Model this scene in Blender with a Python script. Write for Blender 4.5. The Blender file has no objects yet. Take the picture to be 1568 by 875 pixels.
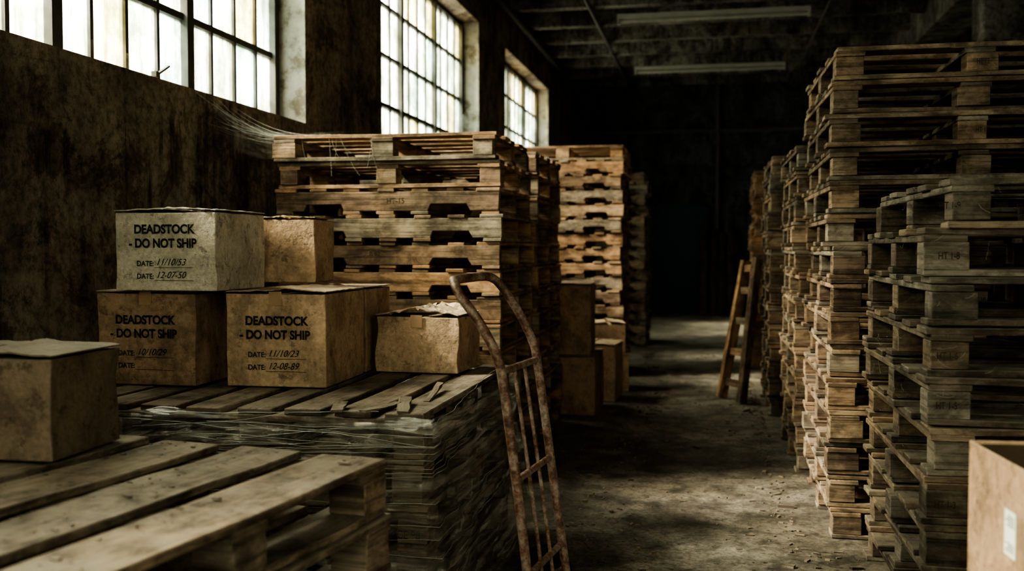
import bpy, bmesh, math, random
from mathutils import Vector, Matrix, Euler, noise
random.seed(7)
R = random.Random(11)
scene = bpy.context.scene
COL = scene.collection

# ------------------------------------------------------------------ materials
def new_mat(name):
    m = bpy.data.materials.new(name); m.use_nodes = True
    nt = m.node_tree
    for n in list(nt.nodes): nt.nodes.remove(n)
    out = nt.nodes.new('ShaderNodeOutputMaterial')
    return m, nt, out
def N(nt, t, **kw):
    n = nt.nodes.new(t)
    for k, v in kw.items(): setattr(n, k, v)
    return n
def L(nt, a, b): nt.links.new(a, b)
def ramp(nt, fac, stops, interp='LINEAR'):
    r = nt.nodes.new('ShaderNodeValToRGB'); r.color_ramp.interpolation = interp
    cr = r.color_ramp
    while len(cr.elements) < len(stops): cr.elements.new(0.5)
    for e, (p, c) in zip(cr.elements, stops):
        e.position = p; e.color = (c[0], c[1], c[2], 1) if not isinstance(c, (int, float)) else (c, c, c, 1)
    if fac is not None: L(nt, fac, r.inputs[0])
    return r
def mixc(nt, fac, a, b, mode='MIX'):
    m = nt.nodes.new('ShaderNodeMix'); m.data_type = 'RGBA'; m.blend_type = mode
    if isinstance(fac, (int, float)): m.inputs[0].default_value = fac
    else: L(nt, fac, m.inputs[0])
    for s, v in ((6, a), (7, b)):
        if isinstance(v, (tuple, list)): m.inputs[s].default_value = (v[0], v[1], v[2], 1)
        else: L(nt, v, m.inputs[s])
    return m.outputs[2]
def mth(nt, op, a, b=None, clamp=False):
    m = nt.nodes.new('ShaderNodeMath'); m.operation = op; m.use_clamp = clamp
    for i, v in ((0, a), (1, b)):
        if v is None: continue
        if isinstance(v, (int, float)): m.inputs[i].default_value = v
        else: L(nt, v, m.inputs[i])
    return m.outputs[0]
def noise_n(nt, vec, scale, detail=4, rough=.55, mscale=None, dist=0):
    if mscale:
        mp = N(nt, 'ShaderNodeMapping'); mp.inputs['Scale'].default_value = mscale
        L(nt, vec, mp.inputs[0]); vec = mp.outputs[0]
    n = N(nt, 'ShaderNodeTexNoise'); n.inputs['Scale'].default_value = scale
    n.inputs['Detail'].default_value = detail; n.inputs['Roughness'].default_value = rough
    n.inputs['Distortion'].default_value = dist
    L(nt, vec, n.inputs['Vector'])
    return n.outputs[0]
def bump(nt, h, strength, dist):
    b = N(nt, 'ShaderNodeBump'); b.inputs['Strength'].default_value = strength
    b.inputs['Distance'].default_value = dist; L(nt, h, b.inputs['Height'])
    return b.outputs[0]
def desat(nt, c, s):
    h = N(nt, 'ShaderNodeHueSaturation'); h.inputs['Saturation'].default_value = s; L(nt, c, h.inputs['Color'])
    return h.outputs[0]

def wood_mat(name, cols, dust=.5, dustcol=(.31, .27, .23), gain=1.0, grime=.85, sat=.82):
    m, nt, out = new_mat(name)
    uv = N(nt, 'ShaderNodeUVMap').outputs[0]
    geo = N(nt, 'ShaderNodeNewGeometry')
    tc = N(nt, 'ShaderNodeTexCoord').outputs['Object']
    k = len(cols)
    base = ramp(nt, geo.outputs['Random Per Island'], [(i / k, tuple(x * gain for x in c)) for i, c in enumerate(cols)], 'CONSTANT').outputs[0]
    g = noise_n(nt, uv, 1.0, 8, .7, (2.2, 50, 1))
    g2 = noise_n(nt, uv, 1.0, 6, .7, (6, 12, 1), .5)
    st = noise_n(nt, tc, 3.4, 7, .7)
    gr = ramp(nt, g, [(.32, .22), (.5, .95), (.72, 1.25)]).outputs[0]
    c = mixc(nt, .92, base, gr, 'MULTIPLY')
    c = mixc(nt, ramp(nt, g2, [(.44, 0.0), (.6, grime)]).outputs[0], c, mixc(nt, 1, c, (.34, .315, .295), 'MULTIPLY'))
    c = mixc(nt, ramp(nt, st, [(.47, 0.0), (.6, grime)]).outputs[0], c, mixc(nt, 1, c, (.38, .36, .345), 'MULTIPLY'))
    c = desat(nt, c, sat)
    sx = N(nt, 'ShaderNodeSeparateXYZ'); L(nt, geo.outputs['Normal'], sx.inputs[0])
    up = mth(nt, 'MULTIPLY', mth(nt, 'SUBTRACT', sx.outputs[2], .55), 3.0, True)
    dn = ramp(nt, noise_n(nt, tc, 9, 7, .75), [(.4, .15), (.6, 1.0)]).outputs[0]
    f = mth(nt, 'MULTIPLY', mth(nt, 'MULTIPLY', up, dn), dust, True)
    c = mixc(nt, f, c, dustcol)
    b = N(nt, 'ShaderNodeBsdfPrincipled'); L(nt, c, b.inputs['Base Color'])
    b.inputs['Roughness'].default_value = .75; b.inputs['Specular IOR Level'].default_value = .3
    L(nt, bump(nt, g, .9, .005), b.inputs['Normal']); L(nt, b.outputs[0], out.inputs[0])
    return m

W_ORANGE = wood_mat('wood_warm', [(.56, .315, .175), (.40, .24, .145), (.54, .345, .21), (.32, .195, .13), (.40, .30, .22), (.52, .285, .15)], .45, grime=.78, sat=.88)
W_BROWN = wood_mat('wood_brown', [(.44, .275, .18), (.33, .215, .15), (.45, .305, .21), (.27, .18, .13), (.36, .285, .23)], .5)
W_GREY = wood_mat('wood_dusty', [(.35, .235, .16), (.27, .195, .145), (.32, .255, .205), (.21, .155, .12)], .75)
W_FORE = wood_mat('wood_foreground', [(.30, .20, .135), (.24, .165, .12), (.28, .205, .155), (.32, .225, .16)], .75, (.31, .255, .21), grime=.9)
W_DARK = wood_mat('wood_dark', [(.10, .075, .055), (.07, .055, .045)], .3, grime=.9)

def card_mat(name, col, stain=.5, dust=.5, sat=.85):
    m, nt, out = new_mat(name)
    tc = N(nt, 'ShaderNodeTexCoord').outputs['Object']
    rnd = N(nt, 'ShaderNodeObjectInfo').outputs['Random']
    geo = N(nt, 'ShaderNodeNewGeometry')
    va = N(nt, 'ShaderNodeVectorMath'); va.operation = 'ADD'; L(nt, tc, va.inputs[0])
    L(nt, mth(nt, 'MULTIPLY', rnd, 37.0), va.inputs[1]); pv = va.outputs[0]
    n1 = noise_n(nt, pv, 6, 7, .7); n2 = noise_n(nt, pv, 60, 3, .5); n3 = noise_n(nt, pv, 1.0, 5, .65, (16, 16, 3))
    n4 = noise_n(nt, pv, 18, 8, .78)
    c = mixc(nt, ramp(nt, n1, [(.46, 0.0), (.58, stain)]).outputs[0], col, tuple(x * .34 for x in col))
    c = mixc(nt, ramp(nt, n3, [(.5, 0.0), (.72, .5)]).outputs[0], c, tuple(min(1, x * 1.25) for x in col))
    c = mixc(nt, ramp(nt, n4, [(.55, 0.0), (.62, .65)]).outputs[0], c, tuple(x * .30 for x in col))
    c = mixc(nt, .35, c, ramp(nt, n2, [(.3, .6), (.7, 1.3)]).outputs[0], 'MULTIPLY')
    c = desat(nt, c, sat)
    sx = N(nt, 'ShaderNodeSeparateXYZ'); L(nt, geo.outputs['Normal'], sx.inputs[0])
    up = mth(nt, 'MULTIPLY', mth(nt, 'SUBTRACT', sx.outputs[2], .5), 3.0, True)
    f = mth(nt, 'MULTIPLY', mth(nt, 'MULTIPLY', up, ramp(nt, n4, [(.35, .3), (.6, 1.0)]).outputs[0]), dust, True)
    c = mixc(nt, f, c, (.38, .33, .28))
    b = N(nt, 'ShaderNodeBsdfPrincipled'); L(nt, c, b.inputs['Base Color'])
    b.inputs['Roughness'].default_value = .75; b.inputs['Specular IOR Level'].default_value = .25
    L(nt, bump(nt, n1, .9, .02), b.inputs['Normal']); L(nt, b.outputs[0], out.inputs[0])
    return m
CARD = card_mat('cardboard', (.40, .24, .145), .65)
CARD2 = card_mat('cardboard_tan', (.52, .325, .20), .5)
CARDP = card_mat('cardboard_pale', (.62, .52, .42), .4)
CARDD = card_mat('cardboard_dark', (.20, .13, .085), .6, sat=.8)

def simple(name, col, rough=.7, metal=0, nscale=8, var=.35, spec=.3):
    m, nt, out = new_mat(name)
    tc = N(nt, 'ShaderNodeTexCoord').outputs['Object']
    n1 = noise_n(nt, tc, nscale, 5, .6)
    c = mixc(nt, ramp(nt, n1, [(.35, 0.0), (.7, 1.0)]).outputs[0], col, tuple(x * (1 - var) for x in col))
    b = N(nt, 'ShaderNodeBsdfPrincipled'); L(nt, c, b.inputs['Base Color'])
    b.inputs['Roughness'].default_value = rough; b.inputs['Metallic'].default_value = metal
    b.inputs['Specular IOR Level'].default_value = spec
    L(nt, b.outputs[0], out.inputs[0])
    return m
INK = simple('ink', (.03, .025, .025), .8)
TAPE = simple('packing_tape', (.42, .27, .17), .35, spec=.5)
LABEL = simple('paper_label', (.75, .75, .72), .6, var=.1)
TUBEM = simple('tube_glass', (.45, .45, .42), .4, var=.3)
DARKMETAL = simple('window_steel', (.10, .095, .085), .6, .3)
PIPE = simple('pipe_paint', (.12, .115, .11), .6)
FIXT = simple('fixture_enamel', (.36, .36, .34), .5, var=.2)
RUBBER = simple('rubber', (.03, .028, .025), .85)
DOORM = simple('door_paint', (.025, .036, .06), .6)
WEB = simple('cobweb_silk', (.42, .40, .37), .9, var=.1)
INSIDE_SHADE = simple('box_inside', (.07, .045, .03), .9)  # shade inside the open carton, painted as a very dark brown
NAIL = simple('nail_steel', (.05, .035, .03), .6)
RIDGE = simple('film_fold', (.42, .40, .38), .2, var=.5, spec=.8)

def rust_mat():
    m, nt, out = new_mat('rusty_painted_steel')
    tc = N(nt, 'ShaderNodeTexCoord').outputs['Object']
    n1 = noise_n(nt, tc, 16, 8, .75); n2 = noise_n(nt, tc, 70, 5, .6)
    c = ramp(nt, n1, [(.38, (.08, .04, .028)), (.46, (.21, .105, .075)), (.53, (.30, .205, .17)), (.66, (.40, .30, .265))]).outputs[0]
    c = mixc(nt, .6, c, ramp(nt, n2, [(.38, .35), (.62, 1.2)]).outputs[0], 'MULTIPLY')
    b = N(nt, 'ShaderNodeBsdfPrincipled'); L(nt, c, b.inputs['Base Color'])
    b.inputs['Roughness'].default_value = .48; b.inputs['Specular IOR Level'].default_value = .55
    L(nt, bump(nt, n2, .6, .002), b.inputs['Normal']); L(nt, b.outputs[0], out.inputs[0])
    return m
RUST = rust_mat()

def wall_mat(name, base, plaster=True):
    m, nt, out = new_mat(name)
    geo = N(nt, 'ShaderNodeNewGeometry'); pos = geo.outputs['Position']
    st = noise_n(nt, pos, 1.0, 8, .7, (2.0, 2.0, 1.1), .4)
    st2 = noise_n(nt, pos, 1.0, 7, .7, (15, 15, .9))
    mask = noise_n(nt, pos, 1.3, 4, .6)
    big = noise_n(nt, pos, 2.6, 10, .78, None, .6)
    sm = noise_n(nt, pos, 20, 8, .75)
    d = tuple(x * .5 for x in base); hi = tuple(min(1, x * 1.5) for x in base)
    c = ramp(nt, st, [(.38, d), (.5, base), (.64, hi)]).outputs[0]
    drip = mth(nt, 'MULTIPLY', ramp(nt, st2, [(.5, 0.0), (.62, .85)]).outputs[0], ramp(nt, mask, [(.40, 0.0), (.56, 1.0)]).outputs[0])
    c = mixc(nt, drip, c, tuple(x * .22 for x in base))
    c = mixc(nt, ramp(nt, big, [(.5, 0.0), (.56, .85)]).outputs[0], c, mixc(nt, 1, c, (.38, .34, .31), 'MULTIPLY'))
    vo = N(nt, 'ShaderNodeTexVoronoi'); vo.feature = 'DISTANCE_TO_EDGE'; vo.inputs['Scale'].default_value = 1.3
    wp = N(nt, 'ShaderNodeVectorMath'); wp.operation = 'ADD'; L(nt, pos, wp.inputs[0])
    nv = N(nt, 'ShaderNodeTexNoise'); nv.inputs['Scale'].default_value = 3; nv.inputs['Detail'].default_value = 6; L(nt, pos, nv.inputs['Vector'])
    L(nt, nv.outputs[1], wp.inputs[1]); L(nt, wp.outputs[0], vo.inputs['Vector'])
    cr = ramp(nt, vo.outputs['Distance'], [(.0, .25), (.012, 1.0)]).outputs[0]
    c = mixc(nt, ramp(nt, mask, [(.5, 0.0), (.6, .9)]).outputs[0], c, mixc(nt, 1, c, cr, 'MULTIPLY'))
    c = mixc(nt, .75, c, ramp(nt, sm, [(.38, .35), (.56, 1.2)]).outputs[0], 'MULTIPLY')
    if plaster:
        sx = N(nt, 'ShaderNodeSeparateXYZ'); L(nt, geo.outputs['Normal'], sx.inputs[0])
        side = mth(nt, 'GREATER_THAN', mth(nt, 'ABSOLUTE', sx.outputs[1]), .5)
        pc = ramp(nt, noise_n(nt, pos, 5, 7, .7), [(.4, (.17, .15, .12)), (.5, (.36, .345, .31)), (.7, (.46, .445, .41))]).outputs[0]
        c = mixc(nt, side, c, pc)
    b = N(nt, 'ShaderNodeBsdfPrincipled'); L(nt, c, b.inputs['Base Color'])
    b.inputs['Roughness'].default_value = .85; b.inputs['Specular IOR Level'].default_value = .2
    h = mth(nt, 'ADD', sm, mth(nt, 'MULTIPLY', big, 1.5))
    L(nt, bump(nt, h, .9, .02), b.inputs['Normal']); L(nt, b.outputs[0], out.inputs[0])
    return m
WALL = wall_mat('wall_concrete', (.33, .265, .215))
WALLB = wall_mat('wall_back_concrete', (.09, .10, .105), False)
CEIL = wall_mat('ceiling_concrete', (.22, .21, .195), False)

def floor_mat():
    m, nt, out = new_mat('floor_concrete')
    pos = N(nt, 'ShaderNodeNewGeometry').outputs['Position']
    big = noise_n(nt, pos, .9, 7, .65); med = noise_n(nt, pos, 5, 8, .75); sm = noise_n(nt, pos, 45, 6, .75)
    fine = noise_n(nt, pos, 14, 9, .8)
    c = ramp(nt, big, [(.34, (.13, .11, .09)), (.5, (.22, .19, .165)), (.66, (.33, .29, .25))]).outputs[0]
    c = mixc(nt, .85, c, ramp(nt, med, [(.4, .35), (.58, 1.3)]).outputs[0], 'MULTIPLY')
    c = mixc(nt, ramp(nt, fine, [(.54, 0.0), (.61, .7)]).outputs[0], c, (.045, .038, .032))
    c = mixc(nt, .6, c, ramp(nt, sm, [(.38, .45), (.58, 1.3)]).outputs[0], 'MULTIPLY')
    b = N(nt, 'ShaderNodeBsdfPrincipled'); L(nt, c, b.inputs['Base Color'])
    L(nt, ramp(nt, med, [(.35, .5), (.65, .85)]).outputs[0], b.inputs['Roughness'])
    b.inputs['Specular IOR Level'].default_value = .3
    L(nt, bump(nt, mth(nt, 'ADD', fine, mth(nt, 'MULTIPLY', sm, .4)), .8, .015), b.inputs['Normal'])
    L(nt, b.outputs[0], out.inputs[0])
    return m
FLOOR = floor_mat()

def glass_mat():
    m, nt, out = new_mat('dirty_window_glass')
    geo = N(nt, 'ShaderNodeNewGeometry'); pos = geo.outputs['Position']
    n1 = noise_n(nt, pos, 2.6, 7, .7); n2 = noise_n(nt, pos, 1.0, 6, .7, (16, 16, 2.2))
    tint = ramp(nt, geo.outputs['Random Per Island'], [(0, (.90, .91, .86)), (.3, (.98, .98, .94)), (.6, (.80, .87, .84)), (.87, (.92, .85, .66))], 'CONSTANT').outputs[0]
    d = mixc(nt, ramp(nt, n1, [(.38, 0.0), (.62, 1.0)]).outputs[0], (1, 1, 1), (.48, .52, .46))
    d = mixc(nt, ramp(nt, n2, [(.48, 0.0), (.66, .8)]).outputs[0], d, (.38, .37, .31))
    c = mixc(nt, 1, tint, d, 'MULTIPLY')
    tr = N(nt, 'ShaderNodeBsdfTransparent'); L(nt, c, tr.inputs[0])
    tl = N(nt, 'ShaderNodeBsdfTranslucent'); L(nt, c, tl.inputs[0])
    mx = N(nt, 'ShaderNodeMixShader'); mx.inputs[0].default_value = .22
    L(nt, tr.outputs[0], mx.inputs[1]); L(nt, tl.outputs[0], mx.inputs[2])
    L(nt, mx.outputs[0], out.inputs[0])
    return m
GLASS = glass_mat()

def film_mat():
    m, nt, out = new_mat('stretch_film')
    tc = N(nt, 'ShaderNodeNewGeometry').outputs['Position']
    n1 = noise_n(nt, tc, 1.0, 7, .7, (2.5, 2.5, 30), 1.0); n2 = noise_n(nt, tc, 5, 6, .7); n3 = noise_n(nt, tc, 1.0, 6, .7, (20, 20, 9))
    gl = N(nt, 'ShaderNodeBsdfGlossy'); gl.inputs['Color'].default_value = (1.0, .97, .94, 1); gl.inputs['Roughness'].default_value = .09
    df = N(nt, 'ShaderNodeBsdfDiffuse'); df.inputs['Color'].default_value = (.37, .325, .285, 1)
    h = mth(nt, 'ADD', n1, mth(nt, 'MULTIPLY', n3, .7))
    bp = bump(nt, h, 1.0, .05); L(nt, bp, gl.inputs['Normal'])
    mx = N(nt, 'ShaderNodeMixShader'); mx.inputs[0].default_value = .35
    L(nt, gl.outputs[0], mx.inputs[1]); L(nt, df.outputs[0], mx.inputs[2])
    tr = N(nt, 'ShaderNodeBsdfTransparent'); tr.inputs[0].default_value = (.93, .92, .9, 1)
    f = ramp(nt, n1, [(.42, .12), (.52, .4), (.58, .95)]).outputs[0]
    f2 = mth(nt, 'MULTIPLY', f, ramp(nt, n2, [(.36, .4), (.58, .95)]).outputs[0])
    mo = N(nt, 'ShaderNodeMixShader'); L(nt, f2, mo.inputs[0]); L(nt, tr.outputs[0], mo.inputs[1]); L(nt, mx.outputs[0], mo.inputs[2])
    L(nt, mo.outputs[0], out.inputs[0])
    return m
FILM = film_mat()

def websheet_mat():
    m, nt, out = new_mat('cobweb_sheet')
    uv = N(nt, 'ShaderNodeUVMap').outputs[0]
    n1 = noise_n(nt, uv, 1.0, 8, .8, (3, 30, 1), 2.0); n2 = noise_n(nt, uv, 3.5, 6, .7, None, 1.0)
    df = N(nt, 'ShaderNodeBsdfDiffuse'); df.inputs['Color'].default_value = (.5, .47, .43, 1)
    tl = N(nt, 'ShaderNodeBsdfTranslucent'); tl.inputs['Color'].default_value = (.55, .52, .48, 1)
    mx = N(nt, 'ShaderNodeMixShader'); mx.inputs[0].default_value = .5; L(nt, df.outputs[0], mx.inputs[1]); L(nt, tl.outputs[0], mx.inputs[2])
    sx = N(nt, 'ShaderNodeSeparateXYZ'); L(nt, uv, sx.inputs[0])
    def edge(o): return mth(nt, 'MULTIPLY', mth(nt, 'MULTIPLY', o, mth(nt, 'SUBTRACT', 1.0, o)), 4.0)
    ed = ramp(nt, edge(sx.outputs[1]), [(.0, 0.0), (.4, 1.0)]).outputs[0]
    a = mth(nt, 'MULTIPLY', ramp(nt, n1, [(.46, .02), (.58, .6)]).outputs[0], ramp(nt, n2, [(.40, .08), (.6, .85)]).outputs[0])
    a = mth(nt, 'MULTIPLY', a, ed)
    tr = N(nt, 'ShaderNodeBsdfTransparent'); mo = N(nt, 'ShaderNodeMixShader')
    L(nt, a, mo.inputs[0]); L(nt, tr.outputs[0], mo.inputs[1]); L(nt, mx.outputs[0], mo.inputs[2]); L(nt, mo.outputs[0], out.inputs[0])
    return m
WEBS = websheet_mat()

# ------------------------------------------------------------------ helpers
def mk_obj(name, verts, faces, mats, loc=(0, 0, 0), uvs=None, midx=None, parent=None, bevel=0, smooth=False):
    me = bpy.data.meshes.new(name); me.from_pydata(verts, [], faces)
    for mt in (mats if isinstance(mats, list) else [mats]): me.materials.append(mt)
    if uvs:
        uvl = me.uv_layers.new(name='UVMap')
        flat = [c for fu in uvs for p in fu for c in p]
        uvl.data.foreach_set('uv', flat)
    if midx: me.polygons.foreach_set('material_index', midx)
    if smooth: me.polygons.foreach_set('use_smooth', [True] * len(me.polygons))
    me.update()
    ob = bpy.data.objects.new(name, me); COL.objects.link(ob); ob.location = loc
    if parent: ob.parent = parent
    if bevel:
        b = ob.modifiers.new('bevel', 'BEVEL'); b.width = bevel; b.segments = 1; b.limit_method = 'ANGLE'; b.angle_limit = math.radians(50)
    return ob

class Geo:
    def __init__(s): s.v = []; s.f = []; s.uv = []; s.mi = []
    def prism(s, c, size, axis, M=None, segs=1, jit=0., mi=0, warp=0.):
        a = axis; o = [i for i in range(3) if i != a]
        h = [size[0] / 2, size[1] / 2, size[2] / 2]
        b0 = len(s.v); u0 = R.random() * 50; v0 = R.random() * 50
        wz = [R.uniform(-warp, warp) for _ in range(segs + 1)]
        raw = []
        for i in range(segs + 1):
            t = -h[a] + 2 * h[a] * i / segs
            jj = R.uniform(-jit, jit) * (3 if i in (0, segs) else 1)
            for (p, q) in ((-1, -1), (1, -1), (1, 1), (-1, 1)):
                co = [0, 0, 0]; co[a] = t + jj; co[o[0]] = p * h[o[0]] + R.uniform(-jit, jit); co[o[1]] = q * h[o[1]] + R.uniform(-jit, jit) * .5
                co[2 if a != 2 else o[1]] += wz[i]
                raw.append((t, co))
                P = Vector((co[0] + c[0], co[1] + c[1], co[2] + c[2]))
                s.v.append(tuple(M @ P) if M else tuple(P))
        w = [0, 2 * h[o[0]], 2 * h[o[0]] + 2 * h[o[1]], 4 * h[o[0]] + 2 * h[o[1]], 4 * h[o[0]] + 4 * h[o[1]]]
        for i in range(segs):
            t0 = raw[4 * i][0] + u0; t1 = raw[4 * (i + 1)][0] + u0
            for k in range(4):
                k2 = (k + 1) % 4
                s.f.append((b0 + 4 * i + k, b0 + 4 * i + k2, b0 + 4 * (i + 1) + k2, b0 + 4 * (i + 1) + k))
                s.uv.append([(t0, w[k] + v0), (t0, w[k + 1] + v0), (t1, w[k + 1] + v0), (t1, w[k] + v0)]); s.mi.append(mi)
        e = b0 + 4 * segs
        s.f.append((b0 + 3, b0 + 2, b0 + 1, b0)); s.f.append((e, e + 1, e + 2, e + 3))
        for _ in range(2):
            s.uv.append([(u0, v0), (u0 + .03, v0), (u0 + .03, v0 + h[o[1]] * 2), (u0, v0 + h[o[1]] * 2)]); s.mi.append(mi)
        if a == 1:
            n = 4 * segs + 2
            for i in range(1, n + 1):
                s.f[-i] = tuple(reversed(s.f[-i])); s.uv[-i] = list(reversed(s.uv[-i]))
    def box(s, lo, hi, M=None, mi=0):
        c = [(lo[i] + hi[i]) / 2 for i in range(3)]; z = [hi[i] - lo[i] for i in range(3)]
        ax = z.index(max(z)); s.prism(c, z, ax, M, mi=mi)
    def poly_extrude(s, pts, y0, y1, M=None, mi=0):
        b0 = len(s.v); n = len(pts); u0 = R.random() * 50; v0 = R.random() * 50
        for y in (y0, y1):
            for (x, z) in pts:
                P = Vector((x, y, z))
                s.v.append(tuple(M @ P) if M else tuple(P))
        F = [tuple(range(b0, b0 + n)), tuple(range(b0 + 2 * n - 1, b0 + n - 1, -1))]
        U = [[(p[0] + u0, p[1] + v0) for p in pts], [(p[0] + u0, p[1] + v0 + .3) for p in reversed(pts)]]
        for k in range(n):
            k2 = (k + 1) % n
            F.append((b0 + k2, b0 + k, b0 + n + k, b0 + n + k2))
            a_, b_ = pts[k2], pts[k]
            U.append([(a_[0] + u0, v0 + a_[1]), (b_[0] + u0, v0 + b_[1]), (b_[0] + u0, v0 + b_[1] + .04), (a_[0] + u0, v0 + a_[1] + .04)])
        s.f += F; s.uv += U; s.mi += [mi] * len(F)
    def obj(s, name, mats, loc=(0, 0, 0), parent=None, bevel=0):
        return mk_obj(name, s.v, s.f, mats, loc, s.uv, s.mi, parent, bevel)

def pallet_block(g, Lx, Ly, H, M, segs=1, boards=5, slat=None, top_along='X', warp=0.):
    if top_along == 'Y':
        M = M @ Matrix.Rotation(math.pi / 2, 4, 'Z'); Lx, Ly = Ly, Lx
    t = .021; j = .0028
    bh = H - 3 * t - .003; bw = .125
    for yy in (-Ly / 2 + .055, 0, Ly / 2 - .055):
        g.prism((0, yy, t / 2), (Lx, .10, t), 0, M, segs, j, warp=warp)
        for xx in (-Lx / 2 + .07, 0, Lx / 2 - .07):
            g.prism((xx + R.uniform(-.008, .008), yy + R.uniform(-.004, .004), t + bh / 2), (bw * R.uniform(.9, 1.06), .105, bh), 0, M, 1, .0025)
    for xx in (-Lx / 2 + .07, 0, Lx / 2 - .07):
        g.prism((xx, 0, t + bh + t / 2), (.125, Ly, t), 1, M, segs, j * .5)
    w = slat or .13
    for i in range(boards):
        yy = -Ly / 2 + w / 2 + (Ly - w) * i / (boards - 1)
        g.prism((R.uniform(-.004, .004), yy, 2 * t + bh + t / 2 + .001), (Lx * R.uniform(.99, 1.004), w * R.uniform(.92, 1.03), t), 0, M, segs, j, warp=warp)

def pallet_stringer(g, Lx, Ly, H, M, segs=1, boards=7, warp=0.):
    t = .019; sh = H - 2 * t - .003
    n0 = .15 * Lx / 1.2; n1 = n0 + .24; d = .038
    for yy in (-Ly / 2, -.02, Ly / 2 - .04):
        h = Lx / 2
        pts = [(-h, t), (-h + n0, t), (-h + n0 + .02, t + d), (-h + n1 - .02, t + d), (-h + n1, t), (h - n1, t), (h - n1 + .02, t + d), (h - n0 - .02, t + d), (h - n0, t), (h, t), (h, t + sh), (-h, t + sh)]
        pts = [(x + R.uniform(-.004, .004), z + R.uniform(-.0015, .0015)) for x, z in pts]
        g.poly_extrude(pts, yy, yy + .04, M)
    for i in range(boards):
        w = .13 if i in (0, boards - 1) else .095
        xx = -Lx / 2 + w / 2 + (Lx - w) * i / (boards - 1)
        g.prism((xx + R.uniform(-.008, .008), R.uniform(-.012, .008), t + sh + t / 2), (w, Ly, t), 1, M, segs, .002, warp=warp)
    for i in (0, 2, 3, 4, 6):
        w = .1; xx = -Lx / 2 + w / 2 + (Lx - w) * i / 6
        g.prism((xx, R.uniform(-.006, .006), t / 2), (w, Ly, t), 1, M, 1, .0015)

def stack(name, x0, x1, y0, y1, n, H, kinds, mat, rot=0., segs=1, jo=.012, ja=.7, bevel=.003, offs=None, warp=.0, top_along='X', boards=5, slat=None):
    g = Geo(); Lx = x1 - x0; Ly = y1 - y0
    for i in range(n):
        o = (R.uniform(-jo, jo), R.uniform(-jo, jo))
        if offs and i in offs: o = offs[i]
        M = Matrix.Translation((o[0], o[1], i * H)) @ Matrix.Rotation(math.radians(R.uniform(-ja, ja)), 4, 'Z')
        k = kinds(i) if callable(kinds) else kinds
        if k == 'B': pallet_block(g, Lx, Ly, H, M, segs, boards, slat, top_along, warp)
        else: pallet_stringer(g, Lx, Ly, H, M, segs, warp=warp)
    ob = g.obj(name, mat, ((x0 + x1) / 2, (y0 + y1) / 2, 0), bevel=bevel)
    ob.rotation_euler[2] = math.radians(rot)
    return ob

# ------------------------------------------------------------------ room shell
XL = -2.75; XR = 7.0; YB = -4.0; YF = 20.0; ZC = 4.75
SILL = 2.16; WTOP = 4.0; WT = .35
def flat(name, lo, hi, mat):
    g = Geo(); g.box(lo, hi); return g.obj(name, mat)
flat('floor', (XL - .5, YB - .5, -.1), (XR + .5, YF + .5, 0), FLOOR)
flat('ceiling', (XL - .5, YB - .5, ZC), (XR + .5, YF + .5, ZC + .2), CEIL)
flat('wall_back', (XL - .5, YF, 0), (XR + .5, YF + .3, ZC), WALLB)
def side_wall(name, x0, x1, wins):
    g = Geo()
    g.box((x0, YB, 0), (x1, YF, SILL)); g.box((x0, YB, WTOP), (x1, YF, ZC))
    ys = [YB] + [v for w in wins for v in w] + [YF]
    for i in range(0, len(ys), 2): g.box((x0, ys[i], SILL), (x1, ys[i + 1], WTOP))
    return g.obj(name, WALL)
wins = [(-2.25, 1.33), (2.9, 6.48), (8.1, 11.68), (13.24, 16.82)]
fill_wins = [(-3.5, 1.2), (14.6, 16.2)]  # openings added out of view on the right, to let in fill light
side_wall('wall_left', XL - WT, XL, wins)
side_wall('wall_right', XR, XR + WT, fill_wins)
g = Geo(); FX = (-1.8, 2.6)
g.box((XL - WT, YB - .3, 0), (XR + .3, YB, 1.4)); g.box((XL - WT, YB - .3, 4.1), (XR + .3, YB, ZC))
g.box((XL - WT, YB - .3, 1.4), (FX[0], YB, 4.1)); g.box((FX[1], YB - .3, 1.4), (XR + .3, YB, 4.1))
g.obj('wall_front', WALL)

def window(name, a0, a1, z0, z1, plane, along, nsec=3, npan=4, rows=4):
    g = Geo(); gg = Geo()
    def bx(G, alo, ahi, zl, zh, t0, t1):
        if along == 'Y': G.box((plane + t0, alo, zl), (plane + t1, ahi, zh))
        else: G.box((alo, plane + t0, zl), (ahi, plane + t1, zh))
    bx(g, a0, a1, z0, z0 + .05, -.03, .03); bx(g, a0, a1, z1 - .05, z1, -.03, .03)
    sw = (a1 - a0) / nsec
    for i in range(nsec + 1):
        c = a0 + i * sw; c = min(max(c, a0 + .03), a1 - .03)
        bx(g, c - .038, c + .038, z0, z1, -.045, .045)
    pw = sw / npan
    for i in range(nsec):
        for k in range(1, npan):
            c = a0 + i * sw + k * pw; bx(g, c - .014, c + .014, z0, z1, -.018, .018)
    rh = (z1 - z0) / rows
    for r in range(1, rows):
        c = z0 + rh * r; w = .02 if r == 1 else .014
        bx(g, a0, a1, c - w, c + w, -.02, .02)
    for i in range(nsec * npan):
        for r in range(rows):
            c0 = a0 + i * pw; bx(gg, c0 + .001, c0 + pw - .001, z0 + r * rh + .001, z0 + (r + 1) * rh - .001, -.0015, .0015)
    ob = g.obj(name, DARKMETAL)
    gg.obj('glass', GLASS, parent=ob)
    return ob
GX = XL - .235
WN = [window('window_%d' % (i + 1), w[0], w[1], SILL, WTOP, GX, 'Y') for i, w in enumerate(wins)]
window('window_5', FX[0], FX[1], 1.4, 4.1, YB - .15, 'X')  # unseen window added behind the camera as front fill
for i, w in enumerate(fill_wins): window('window_%d' % (i + 6), w[0], w[1], SILL, WTOP, XR + .2, 'Y')  # unseen windows added to brighten left wall, box fronts and far end

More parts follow.
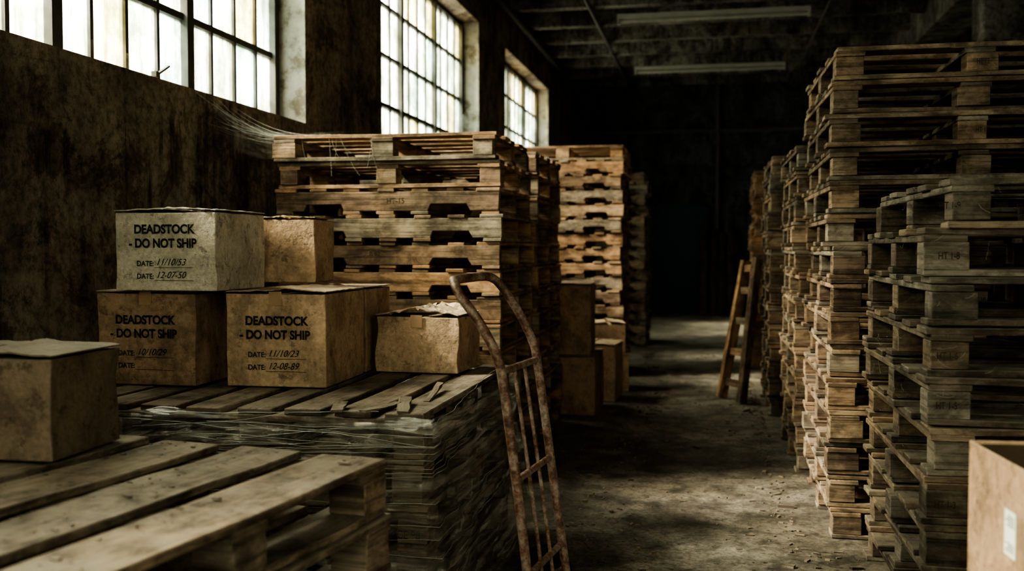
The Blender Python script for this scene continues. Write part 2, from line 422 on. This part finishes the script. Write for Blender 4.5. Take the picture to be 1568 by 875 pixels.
g = Geo(); g.prism((0, 0, 0), (.015, .16, .012), 1, Matrix.Rotation(.5, 4, 'X'), 1); g.prism((0, -.07, -.03), (.03, .03, .03), 2)
g.obj('window_latch', DARKMETAL, (GX + .06, 4.95, SILL + .1))

g = Geo(); y = -3.2
while y < YF:
    g.box((XL, y - .08, ZC - .26), (2.8, y + .08, ZC)); g.box((3.3, y - .08, ZC - .26), (XR, y + .08, ZC)); y += 1.1
g.obj('trim_1', CEIL)  # concrete cross ribs under the ceiling slab
g = Geo(); g.box((2.8, YB, ZC - .55), (3.3, YF, ZC)); g.obj('concrete_beam', CEIL)
for yy in (-1.0, 5.4, 11.8, 18.2):
    g = Geo(); g.box((2.83, yy - .24, 0), (3.27, yy + .24, ZC - .55)); g.box((2.75, yy - .3, 0), (3.35, yy + .3, .12)); g.obj('concrete_column', CEIL, bevel=.02)

def tube(name, pts, r, mat, parent=None, loc=(0, 0, 0), cyclic=False, res=3):
    cu = bpy.data.curves.new(name, 'CURVE'); cu.dimensions = '3D'; cu.bevel_depth = r; cu.bevel_resolution = res
    cu.use_fill_caps = True
    lists = pts if isinstance(pts[0][0], (tuple, list, Vector)) else [pts]
    for P in lists:
        sp = cu.splines.new('POLY'); sp.points.add(len(P) - 1)
        for k, p in enumerate(P): sp.points[k].co = (p[0] - loc[0], p[1] - loc[1], p[2] - loc[2], 1)
        sp.use_cyclic_u = cyclic; sp.use_smooth = True
    cu.materials.append(mat)
    ob = bpy.data.objects.new(name, cu); COL.objects.link(ob)
    if parent: ob.parent = parent
    else: ob.location = loc
    return ob
def catmull(P, n=8):
    P = [Vector(p) for p in P]; out = []
    for i in range(len(P) - 1):
        p0 = P[max(i - 1, 0)]; p1 = P[i]; p2 = P[i + 1]; p3 = P[min(i + 2, len(P) - 1)]
        for k in range(n):
            t = k / n
            out.append(.5 * ((2 * p1) + (-p0 + p2) * t + (2 * p0 - 5 * p1 + 4 * p2 - p3) * t * t + (-p0 + 3 * p1 - 3 * p2 + p3) * t ** 3))
    out.append(P[-1]); return [tuple(p) for p in out]

tube('wall_pipe', [(-2.62, YB, 4.40), (-2.62, YF, 4.40)], .04, PIPE)
tube('ceiling_conduit', [(-1.6, YB, 4.46), (-1.6, YF, 4.46)], .025, PIPE)
tube('ceiling_conduit', [(1.46, YB, 4.46), (1.46, YF, 4.46)], .02, PIPE)
tube('back_wall_pipe', [[(-2.7, YF - .06, 3.6), (6.9, YF - .06, 3.6)], [(0.1, YF - .1, 0), (0.1, YF - .1, ZC)]], .04, PIPE)

def fixture(xc, y, z):
    g = Geo()
    g.box((-1.2, -.06, .03), (1.2, .06, .09)); g.box((-1.2, -.05, -.03), (-1.17, .05, .03)); g.box((1.17, -.05, -.03), (1.2, .05, .03))
    ob = g.obj('fluorescent_light_fixture', FIXT, (xc, y, z))
    tube('tube_1', [(-1.17, 0, 0), (1.17, 0, 0)], .019, TUBEM, parent=ob)
    tube('hanger_rod', [[(-.8, 0, .09), (-.8, 0, ZC - z)], [(.8, 0, .09), (.8, 0, ZC - z)]], .006, PIPE, parent=ob)
fixture(-.02, 13.0, 4.22); fixture(-.07, 16.6, 4.19)
fixture(.10, 6.0, 4.30)

g = Geo(); g.box((0, 0, 0), (.9, .05, 2.1)); g.box((.12, -.012, 1.15), (.78, 0, 1.95)); g.box((.12, -.012, .2), (.78, 0, 1.0)); g.box((.8, -.05, 1.0), (.84, 0, 1.12))
g.box((-.08, -.02, 0), (0, .05, 2.18)); g.box((.9, -.02, 0), (.98, .05, 2.18)); g.box((-.08, -.02, 2.1), (.98, .05, 2.18))
g.obj('door_1', DOORM, (-1.05, YF - .055, 0), bevel=.006)

# ------------------------------------------------------------------ pallet stacks
kA = lambda i: 'B' if i in (11, 12) else 'S'
SA = stack('pallet_stack', -2.40, -1.12, 5.25, 6.25, 13, .1485, kA, W_ORANGE, 0, 2, .014, .9, offs={12: (-.02, -.02), 11: (.0, .0)}, warp=.003)
stack('pallet_stack', -2.38, -1.11, 6.36, 7.38, 13, .148, lambda i: 'B' if i % 3 == 0 else 'S', W_ORANGE)
stack('pallet_stack', -2.10, -.88, 10.0, 11.0, 16, .146, lambda i: 'B' if i > 14 else 'S', W_ORANGE, 0, jo=.02)
stack('pallet_stack', -2.10, -.86, 13.3, 14.3, 16, .144, 'S', W_BROWN, 0, jo=.03)
R1 = stack('pallet_stack', .51, 1.71, 4.60, 5.75, 15, .1455, 'B', W_BROWN, 0, 2, .016, .9, offs={14: (-.0, -.01), 13: (-.012, 0)}, warp=.003)
stack('pallet_stack', .47, 1.67, 5.95, 7.05, 13, .1455, 'B', W_BROWN)
stack('pallet_stack', .43, 1.63, 7.9, 9.0, 14, .1435, 'B', W_BROWN, jo=.018)
stack('pallet_stack', .43, 1.63, 11.0, 12.0, 15, .142, 'B', W_ORANGE, jo=.02)
R0 = stack('pallet_stack', .645, 1.845, 3.22, 4.42, 10, .1515, 'B', W_GREY, 0, 3, .014, 1.0, offs={9: (.045, 0), 8: (-.01, .01)}, warp=.004)
stack('pallet_stack', 1.9, 3.1, 3.3, 4.5, 12, .146, 'B', W_BROWN)
stack('pallet_stack', 1.85, 3.05, 6.4, 7.5, 13, .146, 'B', W_BROWN)
P1 = stack('pallet_stack', -2.12, -.91, 3.11, 4.50, 5, .152, 'B', W_FORE, 0, 3, .008, .4, boards=7, slat=.135, top_along='Y', warp=.003)
stack('half_pallet_stack', -2.73, -2.15, 3.15, 4.50, 5, .152, 'B', W_FORE, 0, 1, .004, .2, boards=4, slat=.12, top_along='Y')
cx, cy = -.83, 2.47; rt = math.radians(-9.0)
Lx, Ly = 1.22, 1.2
c = Vector((-Lx / 2, -Ly / 2, 0)); c.rotate(Euler((0, 0, rt)))
X0 = cx + c.x; Y0 = cy + c.y
fo = stack('pallet_stack', X0 - Lx / 2, X0 + Lx / 2, Y0 - Ly / 2, Y0 + Ly / 2, 5, .1508, 'B', W_FORE, -9.0, 6, .006, .3, boards=5, slat=.19, top_along='Y', warp=.003,
           offs={4: (0, 0), 3: (.012, .01)})
FZ = .754
g = Geo()
for _ in range(420):
    x = R.uniform(-.58, .58); y = R.uniform(-.58, .58)
    fr = (x + .515) / .2575
    if abs(fr - round(fr)) > .32: continue
    s = R.uniform(.0015, .005) * (2 if R.random() < .08 else 1)
    g.prism((x, y, FZ + .002), (s * R.uniform(1, 3), s * R.uniform(.6, 1.5), s * .5), 0, None, 1, s * .2)
g.obj('wood_chips', W_GREY, parent=fo)
def nails(parent, xs, ys, z, dx):
    g = Geo()
    for x in xs:
        for y in ys:
            for s in (-1, 1):
                px, py = x + s * dx + R.uniform(-.01, .01), y + R.uniform(-.02, .02)
                n = 8; b0 = len(g.v)
                for k in range(n): g.v.append((px + .004 * math.cos(6.283 * k / n), py + .004 * math.sin(6.283 * k / n), z))
                g.f.append(tuple(range(b0, b0 + n))); g.uv.append([(0, 0)] * n); g.mi.append(0)
    g.obj('nails', NAIL, parent=parent)
nails(fo, [-.515 + .2575 * i for i in range(5)], (-.53, 0, .53), FZ + .0035, .05)
nails(P1, [-.5375 + .179 * i for i in range(7)], (-.62, 0, .62), .7625, .035)
g = Geo()
for (x, y, r_, l) in ((.50, -.60, .25, .22), (.44, -.66, -.5, .16), (.52, -.30, .1, .30), (.30, -.68, .2, .12)):
    M = Matrix.Translation((x, y, .772)) @ Matrix.Rotation(r_, 4, 'Z') @ Matrix.Rotation(.08, 4, 'X')
    g.prism((0, 0, 0), (R.uniform(.02, .045), l, .007), 1, M, 4, .004, warp=.003)
g.obj('splinters', W_FORE, parent=P1)

# ------------------------------------------------------------------ stretch film
def film(name, x0, x1, y0, y1, z0, z1, parent):
    v = []; f = []; per = []
    n = 80
    for i in range(n): per.append((x0 + (x1 - x0) * i / n, y0))
    for i in range(n): per.append((x1, y0 + (y1 - y0) * i / n))
    for i in range(n): per.append((x1 + (x0 - x1) * i / n, y1))
    rows = 50; m = len(per)
    ox, oy = parent.location.x, parent.location.y
    def pt(x, y, z, r, extra=0.):
        nz = noise.noise(Vector((x * 3, y * 3, z * 18))) * .016 + noise.noise(Vector((x * 11, y * 11, z * 9))) * .012 + noise.noise(Vector((x * 5, y * 5, z * 50))) * .006
        sag = .09 * (1 - r) ** 2
        dx = 1 if x >= x1 - .001 else (-1 if x <= x0 + .001 else 0); dy = -1 if y <= y0 + .001 else (1 if y >= y1 - .001 else 0)
        k = .022 + nz + extra
        return (x + dx * (k + sag) - ox, y + dy * (k + sag * .2) - oy, z)
    for r in range(rows + 1):
        for i, (x, y) in enumerate(per):
            zt = z1 + .035 * noise.noise(Vector((x * 6, y * 6, 0)))
            z = z0 + (zt - z0) * r / rows
            v.append(pt(x, y, z, r / rows))
    for r in range(rows):
        for i in range(m - 1):
            a = r * m + i; f.append((a, a + 1, a + m + 1, a + m))
    ob = mk_obj(name, v, f, FILM, smooth=True, parent=parent)
    lists = []
    for q in range(26):
        zc = R.choice([.72, .70, .66, .62, .55, .48, .40, .30, .2]) + R.uniform(-.02, .02); sl = R.uniform(-.12, .12)
        i0 = R.randint(0, 60); i1 = min(i0 + R.randint(30, 110), 158)
        lists.append([pt(per[i][0], per[i][1], zc + sl * (i - i0) / 80 + .012 * noise.noise(Vector((per[i][0] * 5, per[i][1] * 5, q))), zc / z1, .002) for i in range(i0, i1)])
    tube('film_folds', lists, .0010, RIDGE, parent=parent, res=1)
    return ob
film('stretch_wrap', -2.12, -.91, 3.11, 4.50, .04, .74, P1)

# ------------------------------------------------------------------ cartons
def text_mesh(body, width, mat, parent, loc, bold=.0, shear=0., name='label_text', h=None):
    cu = bpy.data.curves.new('t', 'FONT'); cu.body = body; cu.size = 1; cu.offset = bold; cu.shear = shear; cu.extrude = 0
    o = bpy.data.objects.new('t', cu); COL.objects.link(o)
    bpy.context.view_layer.update()
    dg = bpy.context.evaluated_depsgraph_get()
    me = bpy.data.meshes.new_from_object(o.evaluated_get(dg))
    bpy.data.objects.remove(o)
    if not me.vertices: return None
    xs = [v.co.x for v in me.vertices]; ysv = [v.co.y for v in me.vertices]
    k = width / (max(xs) - min(xs)); ky = k if h is None else h / (max(ysv) - min(ysv))
    mx = min(xs)
    for v in me.vertices: v.co = ((v.co.x - mx) * k, 0, (v.co.y) * ky)
    me.materials.clear(); me.materials.append(mat)
    ob = bpy.data.objects.new(name, me); COL.objects.link(ob); ob.parent = parent; ob.location = loc
    return ob
STAMP = simple('stamp_ink', (.06, .04, .03), .9)
def stamp(parent, body, x, y, z, wd=.07, h=.028):
    text_mesh(body, wd, STAMP, parent, (x - parent.location.x, y - parent.location.y, z), .01, name='heat_stamp', h=h)
stamp(P1, 'CE 98', -1.01, 3.104, .345, .08)
for k in (9, 8, 6, 5, 3): stamp(R0, 'HT 1-%d' % k, .67, 3.198, k * .1515 + .055, .06, .022)
for k in (14, 12, 9, 7): stamp(R1, 'HT %d' % (k + 3), 1.10, 4.575, k * .1455 + .05, .05, .022)
stamp(SA, 'B 62', -1.85, 5.23, 8 * .1485 + .07, .06, .025); stamp(SA, 'HT-15', -1.75, 5.23, 10 * .1485 + .06, .10, .03)

def carton(w, d, h, loc, rot=0., mat=CARD, tape=True, flap=(3, 4), text=None, crumple=.008, name='cardboard_box', seed=0, ink=INK, wav=.01):
    bm = bmesh.new(); bmesh.ops.create_cube(bm, size=1)
    bmesh.ops.subdivide_edges(bm, edges=bm.edges[:], cuts=11, use_grid_fill=True)
    for v in bm.verts:
        v.co = Vector((v.co.x * w, v.co.y * d, (v.co.z + .5) * h))
        nn = noise.noise_vector(Vector((v.co.x * 9 + seed, v.co.y * 9, v.co.z * 9 + seed * 3)))
        k = 1 if v.co.z > .01 else 0
        fr = abs(v.co.y + d / 2) < .001
        v.co.x += nn.x * crumple * k; v.co.z += nn.z * crumple * .3 * k
        v.co.y += (abs(nn.y) if fr else nn.y) * crumple * k * (.6 if fr else 1)
        if v.co.z > h * .95: v.co.z -= .006
    me = bpy.data.meshes.new(name); bm.to_mesh(me); bm.free(); me.materials.append(mat)
    ob = bpy.data.objects.new(name, me); COL.objects.link(ob); ob.location = loc; ob.rotation_euler[2] = math.radians(rot)
    b = ob.modifiers.new('bevel', 'BEVEL'); b.width = .004; b.segments = 2; b.limit_method = 'ANGLE'; b.angle_limit = math.radians(50)
    for side in (-1, 1):
        ang = math.radians(flap[0 if side < 0 else 1]); fw = w / 2 - .002
        vs = []; fs = []; n = 10; m = 18
        for layer in (0, 1):
            for i in range(n + 1):
                for k in range(m + 1):
                    s_ = i / n * fw; y = -d / 2 - .003 + (d + .006) * k / m
                    e = (i / n)
                    ragged = .010 * noise.noise(Vector((i * .8, seed * 5 + k, side))) if k in (0, m) else 0
                    z = math.sin(ang) * s_ + (.25 + e) * wav * abs(noise.noise(Vector((s_ * 14, y * 14, seed + side)))) + (.004 if layer else 0)
                    x = side * (w / 2 + .002 - math.cos(ang) * s_)
                    vs.append((x + side * .003 * noise.noise(Vector((y * 20, seed, 1))) * (1 - e), y + ragged + .005 * noise.noise(Vector((i * .6, seed, side))), h + .0005 + z))
        q = (n + 1) * (m + 1)
        def id_(l, i, k): return l * q + i * (m + 1) + k
        for i in range(n):
            for k in range(m):
                fs.append((id_(1, i, k), id_(1, i, k + 1), id_(1, i + 1, k + 1), id_(1, i + 1, k)))
                fs.append((id_(0, i, k), id_(0, i + 1, k), id_(0, i + 1, k + 1), id_(0, i, k + 1)))
        for i in range(n):
            for k in (0, m): fs.append((id_(0, i, k), id_(0, i + 1, k), id_(1, i + 1, k), id_(1, i, k)))
        for k in range(m):
            for i in (0, n): fs.append((id_(0, i, k), id_(0, i, k + 1), id_(1, i, k + 1), id_(1, i, k)))
        fo_ = mk_obj('flap_%d' % (1 if side < 0 else 2), vs, fs, mat, parent=ob)
        bm = bmesh.new(); bm.from_mesh(fo_.data); bmesh.ops.recalc_face_normals(bm, faces=bm.faces[:]); bm.to_mesh(fo_.data); bm.free()
    if tape:
        g = Geo()
        g.box((-.026, -d / 2 - .0045, h - .05), (.026, -d / 2 - .0035, h + .004))
        g.obj('tape', TAPE, parent=ob)
    if text:
        x0 = -w / 2 + text[0]; y = -d / 2 - .0035; s = text[2]
        zt = h - text[1]
        text_mesh('DEADSTOCK', .262 * s, ink, ob, (x0 + .02 * s, y, zt), .036, h=.037 * s)
        text_mesh('- DO NOT SHIP', .292 * s, ink, ob, (x0 - .004, y, zt - .055 * s), .036, h=.037 * s)
        for r, dt in enumerate(text[3]):
            zz = zt - (.128 + .05 * r) * s
            text_mesh('DATE:', .072 * s, ink, ob, (x0 + .03 * s, y, zz), .016, h=.021 * s)
            text_mesh(dt, .125 * s, ink, ob, (x0 + .118 * s, y, zz + .003), .0, .4, 'handwriting', h=.026 * s)
            g = Geo(); g.box((x0 + .105 * s, y - .0002, zz - .0065), (x0 + .272 * s, y, zz - .005)); g.obj('rule_line', ink, parent=ob)
    return ob
PZ = .764
carton(.42, .45, .365, (-2.17, 3.755, PZ), 0, CARD, text=(.062, .125, .98, ['10/10/29', '']), seed=1, flap=(0, 0), wav=.002)
carton(.405, .45, .365, (-1.652, 3.80, PZ), 1.5, CARD2, text=(.06, .125, .98, ['11/10/23', '12-08-89']), seed=2, flap=(1, 4), wav=.018)
carton(.425, .40, .305, (-2.045, 3.67, PZ + .373), -1, CARDP, text=(.065, .085, .98, ['11/10/53', '12-07-50']), seed=3, flap=(1, 2), tape=False, wav=.014)
carton(.30, .26, .27, (-1.79, 4.05, PZ + .392), 4, CARD2, seed=4, flap=(0, 1), tape=False)
carton(.33, .33, .365, (-1.625, 4.24, PZ), 0, CARD, seed=5, flap=(0, 0), tape=False, wav=.002)
carton(.37, .34, .245, (-1.235, 4.27, PZ), -2, CARD2, seed=6, flap=(5, 8), crumple=.014, wav=.03)
carton(.46, .31, .265, (-1.86, 2.36, FZ + .006), 2, CARDD, seed=7, flap=(1, 2), crumple=.010, wav=.014)
carton(.60, .60, .46, (-1.18, 7.95, 0), 0, CARD, seed=8, flap=(0, 0), tape=False, wav=.001)
carton(.54, .54, .55, (-1.20, 7.93, .468), 3, CARD, seed=9, flap=(2, 1), tape=False)
carton(.40, .42, .48, (-.98, 8.60, 0), -4, CARD2, seed=10, flap=(4, 2), tape=False)
carton(.42, .4, .34, (-.96, 9.2, 0), 6, CARD2, seed=12, flap=(0, 0), tape=False)
carton(.34, .34, .26, (-.96, 9.2, .352), 10, CARD2, seed=13, flap=(3, 8), tape=False)

g = Geo(); w, d, h, t = .56, .64, .875, .006
g.box((-w / 2, -d / 2, 0), (w / 2, d / 2, t))
g.box((-w / 2, -d / 2, t), (-w / 2 + t, d / 2, h)); g.box((w / 2 - t, -d / 2, t), (w / 2, d / 2, h))
g.box((-w / 2 + t, -d / 2, t), (w / 2 - t, -d / 2 + t, h)); g.box((-w / 2 + t, d / 2 - t, t), (w / 2 - t, d / 2, h))
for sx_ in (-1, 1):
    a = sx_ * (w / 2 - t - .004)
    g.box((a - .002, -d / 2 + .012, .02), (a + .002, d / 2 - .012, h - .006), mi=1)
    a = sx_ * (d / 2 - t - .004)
    g.box((-w / 2 + .014, a - .002, .02), (w / 2 - .014, a + .002, h - .006), mi=1)  # dark lining sheets stand in for the shade inside the carton
ob = g.obj('open_cardboard_box', [CARD, INSIDE_SHADE], (.868, 2.05, 0), bevel=.0015); ob.rotation_euler[2] = math.radians(5)
gg = Geo(); gg.box((-w / 2 - .0015, .05, h - .185), (-w / 2 - .0005, .105, h - .095)); lb = gg.obj('shipping_label', LABEL, parent=ob)
for i in range(9):
    z = h - .105 - i * .005 - (.03 if i > 4 else 0)
    g = Geo(); g.box((-w / 2 - .0022, .056, z - .001), (-w / 2 - .0016, .056 + .03 + .006 * (i % 3), z + .0007)); g.obj('label_print', INK, parent=ob)

# ------------------------------------------------------------------ hand truck
base = (-.56, 3.32, 0)
ht = bpy.data.objects.new('hand_truck', None); COL.objects.link(ht); ht.location = base
near = [(-.555, 3.12, .06), (-.60, 3.12, .45), (-.655, 3.12, .86), (-.68, 3.12, .96), (-.735, 3.125, 1.06), (-.80, 3.135, 1.145), (-.828, 3.17, 1.185), (-.835, 3.22, 1.195)]
far = [(-.79, 3.42, 1.200), (-.765, 3.48, 1.19), (-.735, 3.50, 1.155), (-.685, 3.505, 1.08), (-.635, 3.51, .98), (-.61, 3.51, .88), (-.55, 3.51, .45), (-.495, 3.51, .06)]
tube('frame_tube', catmull(near + far), .0158, RUST, ht, base, res=5)
def at(P, z):
    for a, b in zip(P[:-1], P[1:]):
        if min(a[2], b[2]) <= z <= max(a[2], b[2]):
            t = (z - a[2]) / (b[2] - a[2]); return tuple(a[i] + (b[i] - a[i]) * t for i in range(3))
for k, z in enumerate((.90, .55, .24)):
    a = at(near, z); b = at(far, z); tube('crossbar_%d' % (k + 1), [a, b], .012, RUST, ht, base)
for k, s in enumerate((.36, .64)):
    tube('spine_bar_%d' % (k + 1), [tuple(at(near, z)[i] * (1 - s) + at(far, z)[i] * s for i in range(3)) for z in (.90, .45, .08)], .0065, RUST, ht, base)
g = Geo(); g.box((0, -.2, 0), (.2, .2, .006)); g.box((-.004, -.2, 0), (.004, .2, .1)); tp = g.obj('toe_plate', RUST, (.02, 0, .002), parent=ht); tp.rotation_euler[2] = math.radians(-7)
tube('axle', [(-.66, 3.05, .10), (-.60, 3.58, .10)], .01, RUST, ht, base)
tube('axle_bracket', [[(-.565, 3.12, .16), (-.655, 3.12, .10), (-.555, 3.12, .06)], [(-.50, 3.51, .16), (-.61, 3.51, .10), (-.495, 3.51, .06)]], .009, RUST, ht, base)
def wheel(x, y, nm):
    prof = [(.0, .018), (.03, .022), (.035, .012), (.06, .012), (.066, .022), (.09, .022), (.1, .012), (.1, -.012), (.09, -.022), (.066, -.022), (.06, -.012), (.035, -.012), (.03, -.022), (0, -.018)]
    n = 32; vs = []; fs = []
    for i in range(n):
        a = 2 * math.pi * i / n
        for r, o in prof: vs.append((r * math.cos(a), o, r * math.sin(a)))
    m = len(prof)
    for i in range(n):
        for k in range(m - 1):
            fs.append((i * m + k, i * m + k + 1, ((i + 1) % n) * m + k + 1, ((i + 1) % n) * m + k))
    o = mk_obj(nm, vs, fs, RUBBER, (x - base[0], y - base[1], .1), parent=ht); o.rotation_euler[2] = math.radians(-6)
wheel(-.665, 3.03, 'wheel_1'); wheel(-.595, 3.60, 'wheel_2')

# ------------------------------------------------------------------ wooden ladder
g = Geo()
def beam(a, b, w, t):
    a = Vector(a); b = Vector(b); dd = b - a; q = dd.to_track_quat('X', 'Z').to_matrix().to_4x4()
    g.prism((0, 0, 0), (dd.length, w, t), 0, Matrix.Translation((a + b) / 2) @ q, 2, .002)
A0, A1 = (.09, 8.74, .012), (.29, 8.86, 1.19); B0, B1 = (.25, 8.48, .012), (.372, 8.62, 1.21)
o0 = Vector((.15, 8.6, 0))
beam(Vector(A0) - o0, Vector(A1) - o0, .05, .085); beam(Vector(B0) - o0, Vector(B1) - o0, .05, .085)
for s in (.12, .34, .56, .78, .94):
    a = Vector(A0).lerp(Vector(A1), s) - o0; b = Vector(B0).lerp(Vector(B1), s) - o0
    beam(a, b, .03, .06)
g.obj('wooden_ladder', W_ORANGE, tuple(o0), bevel=.003)

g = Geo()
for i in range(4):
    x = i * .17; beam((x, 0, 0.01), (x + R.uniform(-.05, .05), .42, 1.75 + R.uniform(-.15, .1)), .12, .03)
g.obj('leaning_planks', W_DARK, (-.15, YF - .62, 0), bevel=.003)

# ------------------------------------------------------------------ floor debris
g = Geo()
for _ in range(1300):
    if R.random() < .7: x = R.choice([-.55, .42]) + R.gauss(0, .12); y = R.uniform(3.2, 11)
    else: x = R.uniform(-.8, .5); y = R.uniform(3, 14)
    if x > .40 and y > 4.4: x = .40 - R.random() * .1
    s = R.uniform(.003, .011) * (2.2 if R.random() < .06 else 1)
    M = Matrix.Translation((x, y, s * .3)) @ Matrix.Rotation(R.uniform(0, 6.28), 4, 'Z')
    g.prism((0, 0, 0), (s * R.uniform(1, 3.4), s, s * .6), 0, M, 1, s * .25)
g.obj('floor_debris', W_GREY)

# ------------------------------------------------------------------ cobwebs
def web(name, segs_, r=.0009, sag=.12, n=10, parent=None):
    lists = []
    for a, b in segs_:
        a = Vector(a); b = Vector(b); l = (b - a).length; P = []
        sg = sag * l * R.uniform(.4, 1.4)
        for i in range(n + 1):
            t = i / n; p = a.lerp(b, t); p.z -= sg * 4 * t * (1 - t); p += Vector((R.uniform(-1, 1), R.uniform(-1, 1), R.uniform(-1, 1))) * .0015
            P.append(tuple(p))
        lists.append(P)
    return tube(name, lists, r, WEB, res=0, parent=parent, loc=tuple(parent.location) if parent else (0, 0, 0))
def sheet(parent, a0, a1, b0, b1, sag, name='cobweb', n=24, m=12):
    pl = Vector(parent.location)
    a0, a1, b0, b1 = map(Vector, (a0, a1, b0, b1)); vs = []; fs = []; uv = []
    for i in range(n + 1):
        t = i / n
        for k in range(m + 1):
            s = k / m; p = a0.lerp(a1, s).lerp(b0.lerp(b1, s), t); p.z -= sag * 4 * t * (1 - t) * (.6 + .8 * s)
            p += noise.noise_vector(p * 9) * .012 * 4 * t * (1 - t); vs.append(tuple(p - pl))
    for i in range(n):
        for k in range(m):
            a = i * (m + 1) + k; fs.append((a, a + 1, a + m + 2, a + m + 1))
            uv.append([(i / n, k / m), (i / n, (k + 1) / m), ((i + 1) / n, (k + 1) / m), ((i + 1) / n, k / m)])
    return mk_obj(name, vs, fs, WEBS, uvs=uv, smooth=True, parent=parent)
E = XL + .006
sheet(SA, (E, 5.0, 2.13), (E, 5.4, 2.0), (-2.38, 5.24, 1.94), (-1.95, 5.23, 1.945), .05)
sheet(SA, (E, 5.3, 2.10), (E, 5.2, 1.95), (-2.40, 5.235, 1.94), (-2.34, 5.235, 1.80), .05)
sheet(WN[1], (XL - .16, 4.2, SILL + .14), (XL - .16, 4.8, SILL + .12), (E, 4.40, SILL - .18), (E, 4.64, SILL - .15), -.02)
sheet(WN[1], (XL - .12, 3.2, SILL + .02), (XL - .12, 4.2, SILL + .03), (E, 3.25, SILL - .10), (E, 4.1, SILL - .06), -.02)
sheet(WN[1], (XL - .12, 4.7, SILL + .01), (XL - .12, 5.9, SILL + .02), (E, 4.8, SILL - .07), (E, 5.8, SILL - .08), -.02)
sheet(WN[2], (XL - .2, 11.3, 3.0), (XL - .2, 11.3, 2.5), (-2.66, 12.5, 2.8), (-2.66, 12.4, 2.6), .08)
S = []
for _ in range(18):
    S.append(((E, R.uniform(4.95, 5.5), R.uniform(1.95, 2.16)), (R.uniform(-2.4, -2.0), R.uniform(5.23, 5.4), 1.94)))
for _ in range(8):
    x = R.uniform(-2.4, -1.6); S.append(((x, 5.23, 1.93), (x + R.uniform(-.1, .15), 5.235, 1.93 - R.uniform(.08, .24))))
web('cobweb_strands', S, .0008, parent=SA)
S = []
for _ in range(24):
    y = R.uniform(3.2, 6.3); S.append(((XL - .1, y, SILL + R.uniform(0, .03)), (E, y + R.uniform(-.25, .25), SILL - R.uniform(.0, .12))))
for _ in range(14):
    y = 4.45 + R.gauss(0, .08); S.append(((XL - .17, y, SILL + .05), (E, y + R.uniform(-.1, .3), SILL - R.uniform(.02, .2))))
web('cobweb_strands', S, .0008, parent=WN[1])
S = []
for _ in range(26):
    z = R.randint(4, 9) * .1515 + R.uniform(.03, .12)
    x = .645 + R.uniform(0, .3); S.append(((x, 3.205, z), (x + R.uniform(-.04, .06), 3.207, z + R.uniform(-.06, .03))))
    y = 3.3 + R.uniform(0, 1.0); S.append(((.632, y, z), (.632, y + R.uniform(-.12, .12), z + R.uniform(-.07, .04))))
web('cobweb_strands', S, .0004, .15, parent=R0)

# ------------------------------------------------------------------ world & lights
w = bpy.data.worlds.new('World'); scene.world = w; w.use_nodes = True
nt = w.node_tree
for n in list(nt.nodes): nt.nodes.remove(n)
out = nt.nodes.new('ShaderNodeOutputWorld'); bg = nt.nodes.new('ShaderNodeBackground')
tc = nt.nodes.new('ShaderNodeTexCoord').outputs['Generated']
sx = nt.nodes.new('ShaderNodeSeparateXYZ'); L(nt, tc, sx.inputs[0])
grad = ramp(nt, sx.outputs[2], [(.0, (.04, .04, .035)), (.04, (.07, .076, .066)), (.16, (.105, .115, .105)), (.42, (.32, .325, .305)), (.75, (1.06, 1.03, .98)), (1.0, (1.12, 1.09, 1.04))]).outputs[0]
nn = noise_n(nt, tc, 7, 5, .6)
colr = mixc(nt, ramp(nt, nn, [(.4, 0.0), (.65, .6)]).outputs[0], grad, mixc(nt, 1, grad, (.58, .68, .56), 'MULTIPLY'))
L(nt, colr, bg.inputs[0]); bg.inputs[1].default_value = 62.0
L(nt, bg.outputs[0], out.inputs[0])

def portal(loc, rot, sx_, sy_):
    ld = bpy.data.lights.new('daylight_portal', 'AREA'); ld.shape = 'RECTANGLE'; ld.size = sx_; ld.size_y = sy_
    ld.cycles.is_portal = True
    o = bpy.data.objects.new('daylight_portal', ld); COL.objects.link(o); o.location = loc; o.rotation_euler = rot
for a, b in wins: portal((XL - WT - .02, (a + b) / 2, (SILL + WTOP) / 2), (0, -math.pi / 2, 0), WTOP - SILL, b - a)
for a, b in fill_wins: portal((XR + WT + .02, (a + b) / 2, (SILL + WTOP) / 2), (0, math.pi / 2, 0), WTOP - SILL, b - a)
portal(((FX[0] + FX[1]) / 2, YB - .32, 2.75), (math.pi / 2, 0, 0), FX[1] - FX[0], 2.7)
sd = bpy.data.lights.new('sun', 'SUN'); sd.energy = 46.0; sd.angle = math.radians(13); sd.color = (1.0, .92, .82)
so = bpy.data.objects.new('sun', sd); COL.objects.link(so)
so.rotation_euler = Vector((.72, .28, -.60)).to_track_quat('-Z', 'Y').to_euler(); so.location = (-8, -2, 8)

# ------------------------------------------------------------------ camera
cd = bpy.data.cameras.new('camera'); cam = bpy.data.objects.new('camera', cd); COL.objects.link(cam)
cd.lens = 35; cd.sensor_width = 36; cd.clip_start = .05
cam.location = (0, 0, 1.3)
cam.rotation_euler = (math.radians(90 - 2.15), 0, math.radians(11.35))
cd.dof.use_dof = True; cd.dof.focus_distance = 3.8; cd.dof.aperture_fstop = 2.2
scene.camera = cam
try:
    scene.view_settings.view_transform = 'AgX'; scene.view_settings.look = 'AgX - High Contrast'
except Exception as e: print(e)
